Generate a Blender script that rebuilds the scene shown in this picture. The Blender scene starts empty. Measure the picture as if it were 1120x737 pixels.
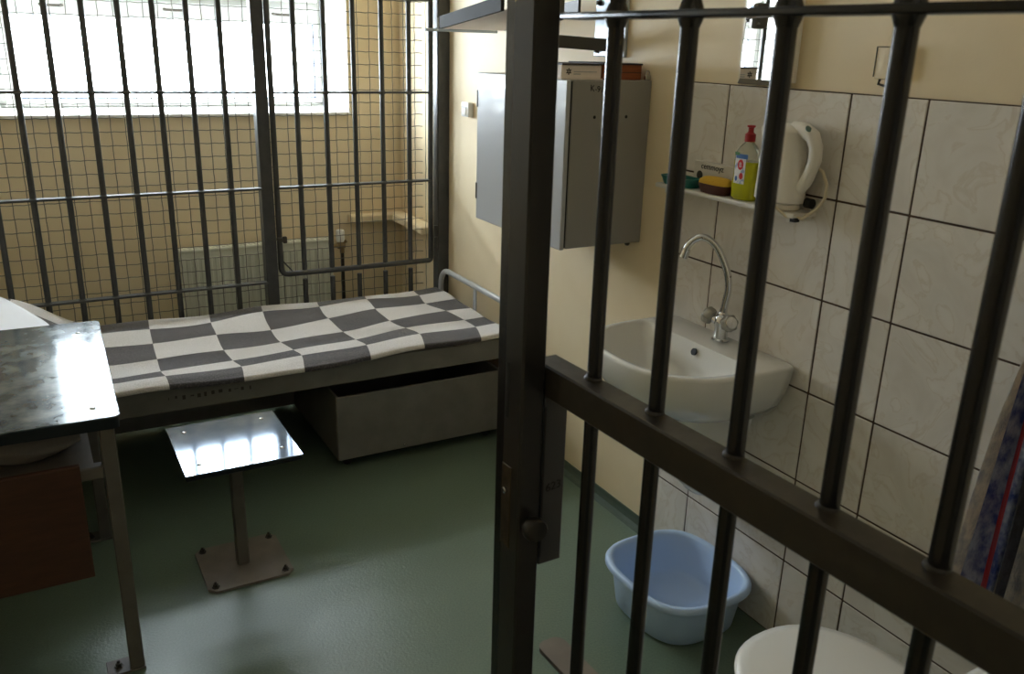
import bpy, bmesh, math, random
from mathutils import Vector, Matrix
random.seed(7)
S = bpy.context.scene
C = S.collection
PI = math.pi

# ------------------------------------------------------------------ camera
F_PX = 949.236
cam_d = bpy.data.cameras.new('camera')
cam = bpy.data.objects.new('camera', cam_d); C.objects.link(cam)
cam_d.sensor_fit = 'HORIZONTAL'; cam_d.sensor_width = 36.0
cam_d.lens = F_PX / 1120 * 36.0
cam_d.clip_start = 0.02
ax_r = Vector((0.87396845, -0.48519816, 0.02760257))
ax_d = Vector((-0.13152032, -0.29081616, -0.94769635))
ax_f = Vector((0.46784780, 0.82462641, -0.31797756))
cam.matrix_world = Matrix(((ax_r.x, -ax_d.x, -ax_f.x, 0.0),
                           (ax_r.y, -ax_d.y, -ax_f.y, 0.0),
                           (ax_r.z, -ax_d.z, -ax_f.z, 1.645),
                           (0, 0, 0, 1)))
cam_d.dof.use_dof = True
cam_d.dof.focus_distance = 3.2
cam_d.dof.aperture_fstop = 10.0
S.camera = cam

# ------------------------------------------------------------------ sky, window portal, exposure
world = bpy.data.worlds.new('overcast_sky'); S.world = world
world.use_nodes = True
bg = world.node_tree.nodes['Background']
bg.inputs['Color'].default_value = (0.86, 0.92, 1.0, 1)
bg.inputs['Strength'].default_value = 16.0
pl = bpy.data.lights.new('window_portal', 'AREA')
pl.shape = 'RECTANGLE'; pl.size = 1.6; pl.size_y = 0.9
pl.cycles.is_portal = True
po = bpy.data.objects.new('window_portal', pl); C.objects.link(po)
po.location = (0.725, 4.93, 1.72); po.rotation_euler = (-PI / 2, 0, 0)
S.view_settings.view_transform = 'Standard'
S.view_settings.look = 'None'
S.view_settings.gamma = 1.0
S.view_settings.use_curve_mapping = False
S.view_settings.exposure = 1.6
S.cycles.diffuse_bounces = 8

# ------------------------------------------------------------------ materials
def srgb(r, g, b):
    f = lambda c: (c / 255 / 12.92) if c / 255 <= 0.04045 else ((c / 255 + 0.055) / 1.055) ** 2.4
    return (f(r), f(g), f(b), 1)

MATS = {}
def mat(name, col, rough=0.5, metal=0.0, col2=None, scale=8.0, detail=4.0, bump=0.0, bscale=60.0,
        coat=0.0, trans=0.0, ior=1.45, rand=0.0, stretch=None, lo=0.35, hi=0.65, rvar=0.0, sheen=0.0):
    m = bpy.data.materials.new(name); m.use_nodes = True
    nt = m.node_tree; N = nt.nodes; L = nt.links
    b = N['Principled BSDF']
    b.inputs['Base Color'].default_value = col
    b.inputs['Roughness'].default_value = rough
    b.inputs['Metallic'].default_value = metal
    b.inputs['Coat Weight'].default_value = coat
    b.inputs['Coat Roughness'].default_value = 0.08
    b.inputs['Transmission Weight'].default_value = trans
    b.inputs['IOR'].default_value = ior
    b.inputs['Sheen Weight'].default_value = sheen
    tc = N.new('ShaderNodeTexCoord')
    vec = tc.outputs['Object']
    if rand:
        oi = N.new('ShaderNodeObjectInfo'); mu = N.new('ShaderNodeVectorMath'); mu.operation = 'SCALE'
        cb = N.new('ShaderNodeCombineXYZ')
        for i in range(3): L.new(oi.outputs['Random'], cb.inputs[i])
        L.new(cb.outputs[0], mu.inputs[0]); mu.inputs['Scale'].default_value = rand
        ad = N.new('ShaderNodeVectorMath'); ad.operation = 'ADD'
        L.new(vec, ad.inputs[0]); L.new(mu.outputs[0], ad.inputs[1]); vec = ad.outputs[0]
    if stretch:
        mp = N.new('ShaderNodeMapping'); mp.inputs['Scale'].default_value = stretch
        L.new(vec, mp.inputs['Vector']); vec = mp.outputs[0]
    if col2 is not None or rvar:
        n = N.new('ShaderNodeTexNoise'); n.inputs['Scale'].default_value = scale
        n.inputs['Detail'].default_value = detail; n.inputs['Roughness'].default_value = 0.6
        L.new(vec, n.inputs['Vector'])
        if col2 is not None:
            r = N.new('ShaderNodeValToRGB')
            r.color_ramp.elements[0].position = lo; r.color_ramp.elements[1].position = hi
            r.color_ramp.elements[0].color = col; r.color_ramp.elements[1].color = col2
            L.new(n.outputs['Fac'], r.inputs['Fac']); L.new(r.outputs['Color'], b.inputs['Base Color'])
        if rvar:
            mr = N.new('ShaderNodeMapRange'); mr.inputs['To Min'].default_value = max(0.02, rough - rvar)
            mr.inputs['To Max'].default_value = rough + rvar
            mr.inputs['From Min'].default_value = 0.3; mr.inputs['From Max'].default_value = 0.7
            L.new(n.outputs['Fac'], mr.inputs['Value']); L.new(mr.outputs['Result'], b.inputs['Roughness'])
    if bump:
        n2 = N.new('ShaderNodeTexNoise'); n2.inputs['Scale'].default_value = bscale
        n2.inputs['Detail'].default_value = 3.0
        L.new(vec, n2.inputs['Vector'])
        bp = N.new('ShaderNodeBump'); bp.inputs['Strength'].default_value = bump
        bp.inputs['Distance'].default_value = 0.01
        L.new(n2.outputs['Fac'], bp.inputs['Height']); L.new(bp.outputs['Normal'], b.inputs['Normal'])
    MATS[name] = m
    return m

mat('wall_paint', srgb(231, 214, 180), 0.6, col2=srgb(223, 202, 163), scale=1.6, bump=0.05, bscale=90, lo=.4, hi=.75)
mat('ceiling_paint', srgb(232, 226, 212), 0.7)
mat('floor_epoxy', srgb(95, 112, 96), 0.32, col2=srgb(107, 123, 107), scale=170, detail=2, bump=0.12, bscale=130, lo=.3, hi=.7)
mat('skirting', srgb(80, 94, 82), 0.65, bump=0.05)
mat('grout', srgb(82, 64, 50), 0.9, col2=srgb(62, 48, 38), scale=30)
mat('corridor_paint', srgb(220, 212, 192), 0.7)
def emit_mat(name, col, strength):
    m = bpy.data.materials.new(name); m.use_nodes = True
    b = m.node_tree.nodes['Principled BSDF']; b.inputs['Base Color'].default_value = col
    b.inputs['Emission Color'].default_value = col; b.inputs['Emission Strength'].default_value = strength
    MATS[name] = m
emit_mat('fill_glow', (1.0, .96, .92, 1), 1.4)  # glow of the added corridor fill lamp
# marbled wall tile
def tile_mat():
    m = mat('tile', srgb(206, 198, 184), 0.16, rand=37.0, coat=0.0)
    nt = m.node_tree; N = nt.nodes; L = nt.links; b = N['Principled BSDF']
    add = [n for n in N if n.type == 'VECT_MATH' and n.operation == 'ADD'][0]
    n1 = N.new('ShaderNodeTexNoise'); n1.inputs['Scale'].default_value = 7; n1.inputs['Detail'].default_value = 6
    n1.inputs['Distortion'].default_value = 1.6
    L.new(add.outputs[0], n1.inputs['Vector'])
    r = N.new('ShaderNodeValToRGB'); e = r.color_ramp.elements
    e[0].position = .30; e[0].color = srgb(208, 202, 193); e[1].position = .72; e[1].color = srgb(222, 218, 211)
    v = e.new(.495); v.color = srgb(215, 210, 202); v = e.new(.52); v.color = srgb(206, 198, 186); v = e.new(.545); v.color = srgb(216, 211, 203)
    L.new(n1.outputs['Fac'], r.inputs['Fac']); L.new(r.outputs['Color'], b.inputs['Base Color'])
tile_mat()
mat('gate_paint', srgb(34, 32, 30), 0.36, col2=srgb(40, 38, 34), scale=14, bump=0.008, bscale=60, rvar=0.05)
mat('gate_bar_paint', srgb(26, 25, 25), 0.27, bump=0.03, bscale=60)
mat('rail_paint', srgb(52, 47, 39), 0.40, col2=srgb(44, 40, 34), scale=20, rvar=0.1)
mat('lock_steel', srgb(66, 66, 68), 0.4, 0.3)
mat('worn_brass', srgb(88, 76, 58), 0.4, 0.6, col2=srgb(60, 52, 42), scale=40)
mat('grille_paint', srgb(66, 66, 64), 0.36, col2=srgb(54, 54, 54), scale=20)
mat('wire', srgb(116, 114, 108), 0.3, 0.8)
mat('white_plastic', srgb(228, 226, 220), 0.35)
mat('window_pvc', srgb(184, 184, 180), 0.4)
mat('gasket', srgb(40, 56, 84), 0.5)
mat('sill_white', srgb(238, 236, 230), 0.35)
mat('handle_metal', srgb(70, 64, 54), 0.6, 0.0)
def glass_mat():
    m = bpy.data.materials.new('glass'); m.use_nodes = True
    nt = m.node_tree; N = nt.nodes; L = nt.links
    N.remove(N['Principled BSDF'])
    t = N.new('ShaderNodeBsdfTransparent'); t.inputs[0].default_value = (0.93, 0.96, 0.97, 1)
    g = N.new('ShaderNodeBsdfGlossy'); g.inputs['Roughness'].default_value = 0.03
    x = N.new('ShaderNodeMixShader'); x.inputs[0].default_value = 0.05
    L.new(t.outputs[0], x.inputs[1]); L.new(g.outputs[0], x.inputs[2])
    L.new(x.outputs[0], N['Material Output'].inputs['Surface'])
    MATS['glass'] = m
glass_mat()
mat('radiator_white', srgb(214, 214, 198), 0.4)
mat('pipe_paint', srgb(206, 180, 128), 0.5)
mat('brass', srgb(150, 128, 92), 0.3, 0.8)
mat('cabinet_lit_grey', srgb(176, 178, 180), 0.34, coat=0.4, bump=0.01, bscale=120)  # door tone raised: window light on the front is put into the colour
mat('cabinet_side', srgb(146, 143, 138), 0.45, bump=0.03, bscale=120)  # darker copy of the cabinet grey, shade of the near side in the colour
mat('black', srgb(14, 14, 14), 0.6)
mat('ink', srgb(24, 22, 22), 0.7)
mat('bed_paint', srgb(124, 122, 117), 0.5, col2=srgb(112, 110, 105), scale=9, bump=0.03)
mat('mattress', srgb(70, 68, 66), 0.9)
mat('blanket_light', srgb(226, 222, 220), 0.95, col2=srgb(204, 200, 196), scale=220, detail=2, bump=0.5, bscale=260, sheen=0.3)
mat('blanket_dark', srgb(66, 63, 66), 0.95, col2=srgb(112, 108, 110), scale=170, detail=2, bump=0.5, bscale=260, sheen=0.3, lo=.5, hi=.75)
mat('pillow_white', srgb(232, 234, 240), 0.85, bump=0.1, bscale=30)
mat('galvanised', srgb(66, 78, 86), 0.16, 0.35, col2=srgb(122, 128, 124), scale=16, detail=8, lo=.36, hi=.68, rvar=0.03, bump=0.002, bscale=9)
mat('seat_steel', srgb(128, 142, 158), 0.07, 0.6, col2=srgb(150, 162, 176), scale=14, bump=0.001, bscale=9)
mat('dark_edge', srgb(36, 42, 46), 0.4, 0.5)
mat('leg_paint', srgb(100, 96, 90), 0.5, col2=srgb(90, 86, 80), scale=12)
mat('base_plate', srgb(128, 120, 111), 0.45, col2=srgb(116, 108, 100), scale=12)
mat('bolt', srgb(70, 66, 60), 0.4, 0.7)
mat('chrome_bolt', srgb(190, 190, 190), 0.2, 1.0)
mat('brown_board', srgb(72, 44, 30), 0.6, col2=srgb(62, 38, 26), scale=12, stretch=(1, 1, 6))
mat('cloth_grey', srgb(120, 116, 110), 0.9, bump=0.2, bscale=25)
mat('ceramic', srgb(222, 221, 216), 0.12, coat=0.3)
mat('chrome', srgb(214, 216, 218), 0.08, 1.0)
mat('knob_clear', srgb(170, 168, 160), 0.12, 0.6)
mat('tub_blue', srgb(182, 206, 238), 0.3)
mat('toilet_lid', srgb(226, 225, 219), 0.2)
mat('kettle_white', srgb(226, 222, 214), 0.3)
mat('cream_cord', srgb(210, 198, 172), 0.5)
mat('switch_green', srgb(92, 116, 106), 0.3)
mat('shelf_white', srgb(214, 210, 202), 0.35)
mat('teal', srgb(22, 106, 96), 0.35)
mat('sponge_yellow', srgb(206, 164, 52), 0.9, bump=0.4, bscale=160)
mat('dish_brown', srgb(74, 34, 22), 0.35)
mat('carton', srgb(196, 192, 184), 0.5)
mat('soap_liquid', srgb(206, 206, 44), 0.12, trans=0.35, ior=1.33)
mat('clear_plastic', srgb(226, 228, 214), 0.15, trans=0.85, ior=1.2)
mat('cap_red', srgb(158, 24, 30), 0.35)
mat('label_white', srgb(222, 222, 226), 0.4, col2=srgb(150, 170, 200), scale=70, lo=.55, hi=.6)
mat('label_red', srgb(196, 34, 40), 0.4)
mat('label_blue', srgb(60, 104, 168), 0.4)
mat('label_green', srgb(60, 120, 60), 0.4)
mat('mirror', (0.92, 0.93, 0.93, 1), 0.015, 1.0)
mat('bracket_steel', srgb(176, 184, 192), 0.35, 0.5)
mat('bracket_dark', srgb(84, 82, 76), 0.45, 0.2)
mat('paper', srgb(232, 222, 214), 0.8)
mat('book_cover', srgb(44, 26, 22), 0.5)
mat('brown_wood', srgb(146, 76, 34), 0.45, col2=srgb(122, 60, 28), scale=10, stretch=(1, 8, 8))
for nm, c1, c2 in (('towel_blue', (52, 66, 128), (150, 158, 180)), ('towel_red', (178, 44, 48), (150, 60, 80)),
                   ('towel_white', (206, 198, 186), (150, 150, 158)), ('towel_dark', (40, 40, 44), (60, 60, 70)),
                   ('towel_mauve', (134, 88, 96), (90, 70, 84)), ('towel_grey', (128, 122, 112), (84, 92, 120))):
    mat(nm, srgb(*c1), 0.95, col2=srgb(*c2), scale=38, detail=3, bump=0.5, bscale=200, stretch=(1, 1, .6))

# ------------------------------------------------------------------ mesh helpers
ORG = {}
class MB:
    def __init__(s):
        s.bm = bmesh.new(); s.mi = 0
    def _mark(s, faces):
        for f in faces: f.material_index = s.mi
    def poly(s, pts, faces):
        vs = [s.bm.verts.new(p) for p in pts]
        fs = []
        for f in faces:
            try: fs.append(s.bm.faces.new([vs[i] for i in f]))
            except ValueError: pass
        s._mark(fs); return s
    def box(s, x0, x1, y0, y1, z0, z1, bev=0.0, seg=1, m=None):
        r = bmesh.ops.create_cube(s.bm, size=1.0)
        vs = r['verts']
        for v in vs:
            v.co = Vector(((x0 + x1) / 2 + v.co.x * (x1 - x0), (y0 + y1) / 2 + v.co.y * (y1 - y0), (z0 + z1) / 2 + v.co.z * (z1 - z0)))
        fs = set(f for v in vs for f in v.link_faces)
        s._mark(fs)
        if bev:
            es = list(set(e for v in vs for e in v.link_edges))
            rr = bmesh.ops.bevel(s.bm, geom=es, offset=bev, segments=seg, profile=0.5, affect='EDGES')
            s._mark(rr['faces'])
            vs = list(set(v for f in rr['faces'] for v in f.verts) | set(v for v in vs if v.is_valid))
        if m is not None:
            for v in vs: v.co = m @ v.co
        return s
    def rings(s, rings, cap0=True, cap1=True, closed=False):
        R = [[s.bm.verts.new(p) for p in r] for r in rings]
        n = len(R[0]); fs = []
        K = len(R) if closed else len(R) - 1
        for i in range(K):
            a, b = R[i], R[(i + 1) % len(R)]
            for j in range(n):
                fs.append(s.bm.faces.new((a[j], a[(j + 1) % n], b[(j + 1) % n], b[j])))
        if not closed:
            if cap0: fs.append(s.bm.faces.new(R[0][::-1]))
            if cap1: fs.append(s.bm.faces.new(R[-1]))
        s._mark(fs); return s
    def tube(s, path, r, seg=10, closed=False, up=None):
        P = [Vector(p) for p in path]; n = len(P)
        rad = r if isinstance(r, (list, tuple)) else [r] * n
        T = []
        for i in range(n):
            a = P[(i - 1) % n] if (closed or i > 0) else P[i]
            b = P[(i + 1) % n] if (closed or i < n - 1) else P[i]
            T.append((b - a).normalized())
        u = Vector(up) if up else (Vector((0, 0, 1)) if abs(T[0].z) < 0.9 else Vector((1, 0, 0)))
        u = (u - T[0] * u.dot(T[0])).normalized()
        rings = []
        for i in range(n):
            u = (u - T[i] * u.dot(T[i])).normalized()
            w = T[i].cross(u)
            rings.append([P[i] + (u * math.cos(2 * PI * k / seg) + w * math.sin(2 * PI * k / seg)) * rad[i] for k in range(seg)])
        return s.rings(rings, closed=closed)
    def lathe(s, prof, c, seg=24, sx=1.0, sy=1.0, axis='Z'):
        c = Vector(c); rings = []
        for r, h in prof:
            ring = []
            for k in range(seg):
                a = 2 * PI * k / seg; p = (r * sx * math.cos(a), r * sy * math.sin(a), h)
                if axis == 'X': p = (p[2], p[0], p[1])
                elif axis == 'Y': p = (p[1], p[2], p[0])
                ring.append(c + Vector(p))
            rings.append(ring)
        return s.rings(rings)
    def prism(s, pts, vec):
        n = len(pts); v = Vector(vec)
        A = [Vector(p) for p in pts]; B = [p + v for p in A]
        return s.rings([A, B])
    def xform(s, m):
        bmesh.ops.transform(s.bm, matrix=m, verts=s.bm.verts); return s
    def mesh(s, name, mats, smooth=None, recalc=True):
        if recalc: bmesh.ops.recalc_face_normals(s.bm, faces=s.bm.faces)
        me = bpy.data.meshes.new(name); s.bm.to_mesh(me); s.bm.free()
        for m in (mats if isinstance(mats, (list, tuple)) else [mats]): me.materials.append(MATS[m])
        if smooth is not None:
            me.polygons.foreach_set('use_smooth', [True] * len(me.polygons))
            me.set_sharp_from_angle(angle=math.radians(smooth))
        return me
    def build(s, name, mats, parent=None, smooth=None, origin=None, recalc=True):
        if parent is not None: off = ORG[parent]
        elif origin is not None: off = Vector(origin)
        else:
            co = [v.co for v in s.bm.verts]
            off = Vector(((min(c.x for c in co) + max(c.x for c in co)) / 2, (min(c.y for c in co) + max(c.y for c in co)) / 2, min(c.z for c in co)))
        for v in s.bm.verts: v.co -= off
        me = s.mesh(name, mats, smooth, recalc)
        o = bpy.data.objects.new(name, me); C.objects.link(o)
        if parent is not None: o.parent = parent
        else: o.location = off
        ORG[o] = off
        return o

def thing(name, label, cat, loc, group=None):
    o = bpy.data.objects.new(name, None); C.objects.link(o)
    o.empty_display_size = 0.05; o.location = loc; ORG[o] = Vector(loc)
    return tag(o, label, cat, group)
def tag(o, label, cat, group=None):
    o['label'] = label; o['category'] = cat
    if group: o['group'] = group
    return o
def struct(o, label=None, cat=None):
    o['kind'] = 'structure'
    if label: o['label'] = label
    if cat: o['category'] = cat
    return o
def inst(name, me, parent, loc):
    o = bpy.data.objects.new(name, me); C.objects.link(o); o.parent = parent
    o.location = Vector(loc) - ORG[parent]; ORG[o] = Vector(loc)
    return o
def text_mesh(name, txt, size, m4, mname, parent, ext=0.0004):
    cu = bpy.data.curves.new(name, 'FONT'); cu.body = txt; cu.size = size; cu.extrude = ext; cu.align_x = 'CENTER'
    tmp = bpy.data.objects.new('tmp_text', cu); C.objects.link(tmp)
    dg = bpy.context.evaluated_depsgraph_get()
    me = bpy.data.meshes.new_from_object(tmp.evaluated_get(dg))
    bpy.data.objects.remove(tmp); bpy.data.curves.remove(cu)
    me.transform(Matrix.Translation(-ORG[parent]) @ m4)
    me.materials.clear(); me.materials.append(MATS[mname])
    o = bpy.data.objects.new(name, me); C.objects.link(o); o.parent = parent; ORG[o] = ORG[parent]
    return o
def frame4(o, ex, ey):
    ex = Vector(ex).normalized(); ey = Vector(ey).normalized(); ez = ex.cross(ey)
    return Matrix(((ex.x, ey.x, ez.x, o[0]), (ex.y, ey.y, ez.y, o[1]), (ex.z, ey.z, ez.z, o[2]), (0, 0, 0, 1)))
def smooth01(t):
    t = max(0.0, min(1.0, t)); return t * t * (3 - 2 * t)
def sq(n, a, b, p=2.6, c=(0, 0), z=0.0, rot=0.0):
    out = []
    for k in range(n):
        t = 2 * PI * k / n; cx, sy = math.cos(t), math.sin(t)
        x = a * math.copysign(abs(cx) ** (2 / p), cx); y = b * math.copysign(abs(sy) ** (2 / p), sy)
        out.append((c[0] + x * math.cos(rot) - y * math.sin(rot), c[1] + x * math.sin(rot) + y * math.cos(rot), z))
    return out

# ------------------------------------------------------------------ room shell
XR, XL, YB, ZC = 1.785, -0.78, 4.41, 2.65
m = MB(); m.box(XL - .2, XR + .2, -.30, 5.0, -.12, 0.0); floor = struct(m.build('floor', 'floor_epoxy', origin=(0, 0, 0)), 'green speckled epoxy floor', 'floor')
m = MB(); m.box(XL - .2, XR + .2, -.30, 5.0, ZC, ZC + .12); struct(m.build('ceiling', 'ceiling_paint', origin=(0, 0, ZC)), 'pale painted cell ceiling', 'ceiling')
m = MB(); m.box(XR, XR + .2, -.30, 5.0, 0, ZC); wall_r = struct(m.build('wall_right', 'wall_paint', origin=(XR, 0, 0)), 'cream painted wall with a marbled tile splashback', 'wall')
m = MB(); m.box(XL - .2, XL, -.30, 5.0, 0, ZC); struct(m.build('wall_left', 'wall_paint', origin=(XL, 0, 0)), 'cream painted wall on the table side', 'wall')
WX0, WX1, WZ0, WZ1 = -0.055, 1.505, 1.29, 2.15
m = MB()
m.box(XL, XR, YB, 4.95, 0, WZ0); m.box(XL, XR, YB, 4.95, WZ1, ZC)
m.box(XL, WX0, YB, 4.95, WZ0, WZ1); m.box(WX1, XR, YB, 4.95, WZ0, WZ1)
struct(m.build('wall_back', 'wall_paint', origin=(0, YB, 0)), 'tan painted wall below and around the window', 'wall')
m = MB()   # front wall with the doorway the picture is taken from
m.box(XL, -.42, -.30, -.06, 0, ZC); m.box(.74, XR, -.30, -.06, 0, ZC); m.box(-.42, .74, -.30, -.06, 2.2, ZC)
struct(m.build('wall_front', 'wall_paint', origin=(0, -.06, 0)), 'cream wall around the cell doorway', 'wall')
# corridor beyond the doorway
m = MB(); m.box(-1.6, 2.4, -2.0, -.30, -.12, 0.0); struct(m.build('floor_corridor', 'floor_epoxy', origin=(0, -1, 0)), 'green corridor floor outside the cell', 'floor')
m = MB(); m.box(-1.6, 2.4, -2.12, -2.0, 0, ZC); m.box(-1.72, -1.6, -2.0, -.30, 0, ZC); m.box(2.4, 2.52, -2.0, -.30, 0, ZC)
m.box(-1.6, XL - .2, -.42, -.30, 0, ZC); m.box(XR + .2, 2.4, -.42, -.30, 0, ZC)
struct(m.build('wall_corridor', 'corridor_paint', origin=(0, -2, 0)), 'dull painted corridor wall outside the cell', 'wall')
m = MB(); m.box(-1.6, 2.4, -2.0, -.30, ZC, ZC + .12); struct(m.build('ceiling_corridor', 'ceiling_paint', origin=(0, -1, ZC)), 'pale corridor ceiling outside the cell', 'ceiling')

# unseen corridor lamp, added as fill light from behind the camera
lp = thing('corridor_fill_lamp', 'long ceiling lamp added in the unseen corridor as fill light', 'lamp', (.2, -1.15, ZC))
m = MB(); m.box(-.45, .85, -1.24, -1.06, ZC - .04, ZC - .0005, .006); m.build('housing', 'white_plastic', lp)
m = MB(); m.box(-.44, .84, -1.23, -1.07, ZC - .075, ZC - .0402, .012, 2); m.build('diffuser', 'fill_glow', lp)

# skirting
TY1 = 2.138
def skirt(name, a, b, nrm, label):
    a, b, nrm = Vector(a), Vector(b), Vector(nrm)
    prof = [(0, 0), (.03, 0), (.018, .004), (.009, .013), (.005, .03), (.005, .046), (0, .046)]
    mm = MB(); mm.rings([[p + nrm * x + Vector((0, 0, z)) for x, z in prof] for p in (a, b)])
    struct(mm.build(name, 'skirting'), label, 'baseboard')
skirt('baseboard_right', (XR, TY1 + .002, 0), (XR, YB, 0), (-1, 0, 0), 'coved green skirting under the cream wall')
skirt('baseboard_back', (XL, YB, 0), (XR, YB, 0), (0, -1, 0), 'coved green skirting under the window wall')
skirt('baseboard_left', (XL, 0, 0), (XL, YB, 0), (1, 0, 0), 'coved green skirting on the table side')

# tiles: grout bed and one object for each tile
TW, TH, TOP, CT = 0.2125, 0.2605, 1.559, 0.0052
ncol, nrow = 10, 6
m = MB(); m.box(XR - .0088, XR + .001, TY1 - ncol * TW, TY1, 0, TOP); m.build('grout_bed', 'grout', wall_r)
m = MB(); m.box(-.0085, 0, -(TW - CT) / 2, (TW - CT) / 2, -(TH - CT) / 2, (TH - CT) / 2, 0.0016)
tile_me = m.mesh('tile', 'tile', 30)
m = MB(); h0 = TOP - 5 * TH; m.box(-.0085, 0, -(TW - CT) / 2, (TW - CT) / 2, -(h0 - CT) / 2, (h0 - CT) / 2, 0.0016)
tile_low = m.mesh('tile_low', 'tile', 30)
for i in range(ncol):
    for j in range(nrow):
        zc = TOP - (j + .5) * TH if j < 5 else h0 / 2
        inst('tile', tile_me if j < 5 else tile_low, wall_r, (XR - .0025 + random.uniform(-.0006, .0006), TY1 - (i + .5) * TW, zc))
XT = XR - .011      # tile face

# ------------------------------------------------------------------ window
win = bpy.data.objects.new('window_1', None); C.objects.link(win); win.location = (.725, 4.84, WZ0); ORG[win] = Vector(win.location)
struct(win, 'white framed high window with bright panes', 'window')
def rectframe(mm, x0, x1, z0, z1, y0, y1, w, bev=.003):
    mm.box(x0, x1, y0, y1, z0, z0 + w[2], bev); mm.box(x0, x1, y0, y1, z1 - w[3], z1, bev)
    mm.box(x0, x0 + w[0], y0, y1, z0 + w[2], z1 - w[3], bev); mm.box(x1 - w[1], x1, y0, y1, z0 + w[2], z1 - w[3], bev)
m = MB(); rectframe(m, WX0, WX1, WZ0, WZ1, 4.83, 4.89, (.03, .02, .022, .03)); m.box(WX0 + .03, WX1 - .02, 4.83, 4.89, 1.80, 1.83)
m.build('frame', 'window_pvc', win)
for z0, z1, wb, wt in ((1.312, 1.80, .032, .078), (1.83, 2.12, .035, .035)):
    m = MB(); rectframe(m, WX0 + .03, WX1 - .02, z0, z1, 4.81, 4.87, (.05, .026, wb, wt), .006)
    sash = m.build('sash', 'window_pvc', win)
    x0, x1 = WX0 + .08, WX1 - .046
    m = MB(); rectframe(m, x0 - .001, x1 + .001, z0 + wb - .001, z1 - wt + .001, 4.824, 4.852, (.005, .007, .007, .005), .0)
    m.build('gasket', 'gasket', sash)
    m = MB(); m.box(x0, x1, 4.838, 4.844, z0 + wb, z1 - wt); m.build('pane', 'glass', sash)
    if z0 < 1.5:
        for hx in (.215, .757, 1.29):
            m = MB()
            m.tube([(hx - .045, 4.812, 1.768), (hx - .045, 4.788, 1.766), (hx - .037, 4.775, 1.764), (hx, 4.771, 1.763), (hx + .037, 4.775, 1.764), (hx + .045, 4.788, 1.766), (hx + .045, 4.812, 1.768)], .007, 8)
            m.build('handle', 'handle_metal', sash, 40)
m = MB(); m.box(WX0 + .001, WX1 - .001, 4.385, 4.829, WZ0 - .004, WZ0 + .012, .004, 2); m.build('window_sill', 'sill_white', win, 30)
# plastered white reveals
m = MB(); m.box(WX1 - .004, WX1, YB - .002, 4.828, WZ0 + .012, WZ1); m.box(WX0, WX0 + .004, YB - .002, 4.828, WZ0 + .012, WZ1); m.box(WX0, WX1, YB - .002, 4.828, WZ1 - .004, WZ1)
m.build('reveal_lining', 'sill_white', win)

# ------------------------------------------------------------------ window grille
GY = 3.84
gr = thing('window_grille', 'dark steel bar grille with wire mesh standing in front of the window', 'grille', (.5, GY, 0))
def bar_mesh(name, length, r, matn, seg=10):
    mm = MB(); mm.lathe([(r, 0), (r, length)], (0, 0, 0), seg); return mm.mesh(name, matn, 50)
for x0, x1, y0 in ((1.727, 1.784, 3.80), (.897, .949, 3.824)):
    m = MB(); m.box(x0, x1, y0, y0 + .06, 0.0, ZC - .001, .003); m.build('post', 'grille_paint', gr)
RZ = (1.429, 1.024, .603, 1.826, .2, 2.23)
XB = [.022 + .1253 * k for k in range(-6, 7)]
XD = [1.074, 1.205, 1.336, 1.467, 1.597]
def rail(x0, x1, z, bars, parent, name='rail'):
    mm = MB(); mm.box(x0, x1, GY - .019, GY + .019, z - .0045, z + .0045, .0015)
    for b in bars: mm.lathe([(.013, -.008), (.0175, -.003), (.0175, .003), (.013, .008)], (b, GY, z), 12)
    return mm.build(name, 'grille_paint', parent, 40)
for z in RZ: rail(XL + .001, .899, z, XB, gr)
rail(.947, 1.729, .2, XD, gr); rail(.947, 1.729, 2.23, XD, gr)
bme = bar_mesh('bar', ZC - .002, .0115, 'grille_paint')
for x in XB: inst('bar', bme, gr, (x, GY, .001))
bl = bar_mesh('bar_low', .60, .0115, 'grille_paint'); bh = bar_mesh('bar_high', ZC - 2.14, .0115, 'grille_paint')
for x in XD:
    inst('bar', bl, gr, (x, GY, .001)); inst('bar', bh, gr, (x, GY, 2.139))
# hinged door of the grille (a part of it) with its own tube frame
m = MB(); DX0, DX1, DZ0, DZ1 = .966, 1.703, .632, 2.12
rp = []
for cx, cz, a0 in ((DX0 + .03, DZ0 + .03, PI), (DX1 - .012, DZ0 + .012, 1.5 * PI), (DX1 - .012, DZ1 - .012, 0), (DX0 + .03, DZ1 - .03, .5 * PI)):
    rr = .03 if cx < 1.2 else .012
    for k in range(5):
        a = a0 + k / 4 * PI / 2; rp.append((cx + rr * math.cos(a), GY - .004, cz + rr * math.sin(a)))
m.tube(rp, .0125, 10, closed=True, up=(0, 1, 0))
gd = m.build('grille_door', 'grille_paint', gr, 50)
bd = bar_mesh('bar_door', DZ1 - DZ0, .0115, 'grille_paint')
for x in XD: inst('bar', bd, gd, (x, GY, DZ0))
for z in (1.429, 1.024, 1.826): rail(DX0, DX1, z, XD, gd)
for z in (.755, 1.95):
    m = MB(); m.tube([(1.716, 3.803, z - .055), (1.716, 3.803, z - .002)], .010, 10); m.tube([(1.716, 3.803, z + .002), (1.716, 3.803, z + .055)], .010, 10); m.build('hinge', 'grille_paint', gd, 50)
m = MB(); m.box(.950, .985, 3.80, 3.83, .79, .806, .002); m.box(.972, .990, 3.795, 3.812, .783, .813, .003); m.build('latch', 'bolt', gd)
m = MB(); m.tube([(DX0 + .004, GY - .006, .70), (DX0 + .05, GY - .006, .645)], .0035, 6); m.build('weld_strut', 'grille_paint', gd)
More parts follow.
